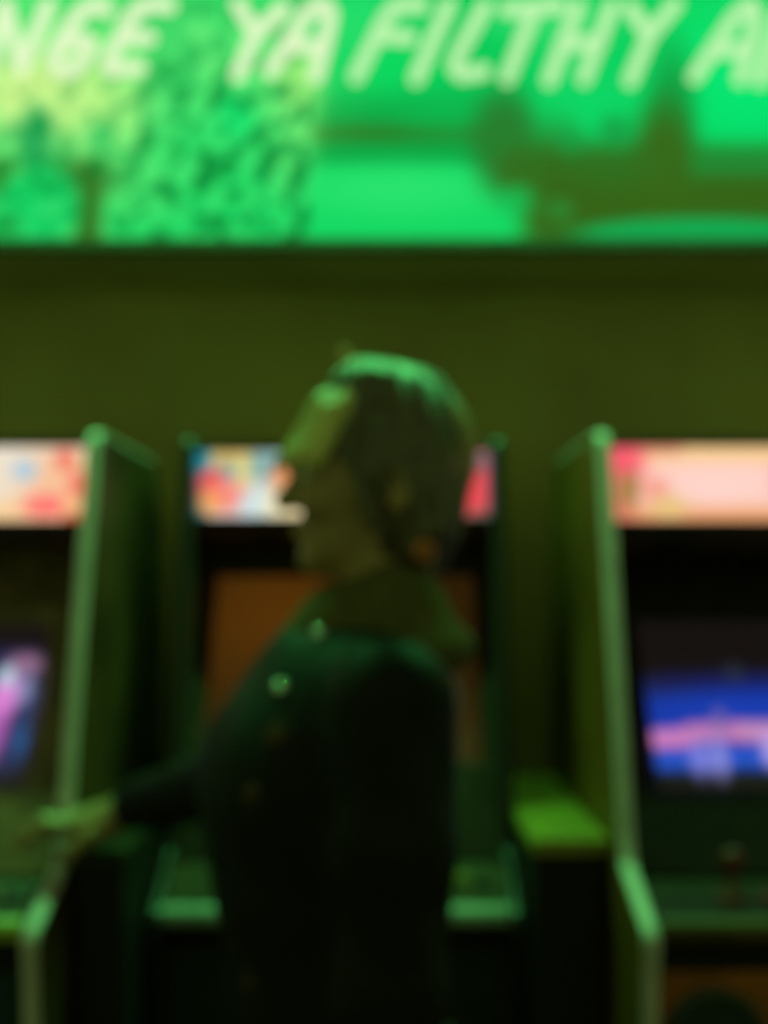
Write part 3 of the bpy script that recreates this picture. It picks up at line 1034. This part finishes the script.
def jacket_f(P):
    # body part is cut at the hem, the near sleeve runs on to the wrist
    x, y, z = P[:, 0], P[:, 1], P[:, 2]
    crease = 0.0022 * np.sin(z * 40 + 24 * x + 2.5 * np.sin(y * 25)) * np.sin(x * 26 + y * 31 + 0.8)
    d = union([
        ell(P, (-0.058, 0, 1.26), (0.140, 0.185, 0.26)),
        ell(P, (-0.078, -0.01, 1.33), (0.126, 0.170, 0.105)),
        ell(P, (-0.050, 0, 1.06), (0.118, 0.178, 0.16)),
        cone(P, (0.0, -0.12, 1.435), (-0.01, 0.12, 1.435), 0.058, 0.058)], 0.05)
    d = np.maximum(d, 0.965 - z)
    d = np.maximum(d, z - 1.515)
    slN = union([cone(P, SH_N, (0.006, -0.182, 1.28), 0.067, 0.063), cone(P, (0.006, -0.182, 1.28), EL_N, 0.063, 0.058), cone(P, EL_N, WR_N, 0.056, 0.040)], 0.02)
    slN = np.maximum(slN, 0.905 - z)
    wr = np.array(WR_F)
    el = np.array(EL_F)
    slF = union([cone(P, SH_F, EL_F, 0.064, 0.054), cone(P, EL_F, el + (wr - el) * 1.0, 0.053, 0.038)], 0.025)
    ax = (wr - el) / np.linalg.norm(wr - el)
    slF = np.maximum(slF, (P - wr.astype(np.float32)) @ ax.astype(np.float32) + 0.012)
    d = smin(d, slN, 0.014)
    d = smin(d, slF, 0.03)
    return d + crease


jacket = sdf_obj('jacket', jacket_f, (-0.46, -0.31, 0.86), (0.16, 0.60, 1.56), 0.005, M_jacket, person)


def collar_f(P):
    x, y, z = P[:, 0], P[:, 1], P[:, 2]
    d = union([cone(P, (0.016, -0.045, 1.515), (0.016, 0.045, 1.515), 0.056, 0.056),
               ell(P, (-0.050, 0, 1.500), (0.066, 0.082, 0.048), 0.55),
               ell(P, (-0.105, 0, 1.448), (0.070, 0.090, 0.034), 0.75),
               ell(P, (0.03, 0, 1.475), (0.075, 0.125, 0.040))], 0.03)
    d = d + 0.0015 * np.sin(z * 70 + x * 40) * np.sin(y * 30 + 1)
    return d


collar = sdf_obj('collar', collar_f, (-0.24, -0.2, 1.36), (0.16, 0.2, 1.60), 0.005, M_collar, person)
tag(collar, 'thick olive collar')


def trousers_f(P):
    d = ell(P, (0.0, 0, 0.93), (0.120, 0.178, 0.13))
    for s in (-1, 1):
        leg = union([cone(P, (0.0, s * 0.085, 0.90), (-0.01, s * 0.095, 0.50), 0.096, 0.070),
                     cone(P, (-0.01, s * 0.095, 0.50), (0.02, s * 0.10, 0.09), 0.070, 0.056)], 0.03)
        d = smin(d, leg, 0.03)
    d = np.maximum(d, 0.085 - P[:, 2])
    return d + 0.003 * np.sin(P[:, 2] * 55 + 8 * P[:, 0])


sdf_obj('trousers', trousers_f, (-0.16, -0.22, 0.05), (0.16, 0.22, 1.08), 0.008, M_trous, person)
for s in (-1, 1):
    def shoe_f(P, s=s):
        d = union([cone(P, (0.035, s * 0.10, 0.055), (-0.12, s * 0.107, 0.045), 0.052, 0.042),
                   cone(P, (0.02, s * 0.10, 0.12), (0.015, s * 0.10, 0.06), 0.052, 0.05)], 0.03)
        return np.maximum(d, 0.004 - P[:, 2])
    sh = sdf_obj('shoe', shoe_f, (-0.19, s * 0.10 - 0.08, -0.02), (0.11, s * 0.10 + 0.08, 0.2), 0.007, M_shoe, person)
    obj('sole', box(-0.165, 0.085, s * 0.10 - 0.042, s * 0.10 + 0.048, 0.0, 0.014), M_shoe, sh, bevel=0.005)


def near_surface(x, z, f):
    ys = np.linspace(-0.32, 0.1, 500, dtype=np.float32)
    P = np.stack([np.full_like(ys, x), ys, np.full_like(ys, z)], 1)
    d = f(P)
    i = np.argmax(d < 0)
    y = float(ys[i])
    e = 0.004
    g = f(np.array([[x + e, y, z], [x - e, y, z], [x, y + e, z], [x, y - e, z], [x, y, z + e], [x, y, z - e]], np.float32))
    n = Vector((g[0] - g[1], g[2] - g[3], g[4] - g[5])).normalized()
    return Vector((x, y, z)), n


both = lambda P: np.minimum(jacket_f(P), collar_f(P))
for (x, z, r) in ((-0.070, 1.493, 0.0075), (-0.108, 1.438, 0.0085)):
    p, n = near_surface(x, z, both)
    st = obj('stud', lathe([(r, -0.003), (r, 0.001), (r * 0.8, 0.004), (r * 0.45, 0.006), (0, 0.0068)], p, n, 14), M_stud, jacket, smooth=True)
    tag(st, 'bright metal stud')
M_badge = mat('brown_enamel', (0.07, 0.03, 0.012), 0.5, spec=0.1)
for (x, z, r) in ((-0.110, 1.392, 0.013), (-0.133, 1.335, 0.010), (-0.140, 1.130, 0.010)):
    p, n = near_surface(x, z, jacket_f)
    tag(obj('badge', lathe([(r, -0.004), (r, 0.001), (r * 0.85, 0.003), (0, 0.004)], p, n, 16), M_badge, jacket), 'small brown badge')
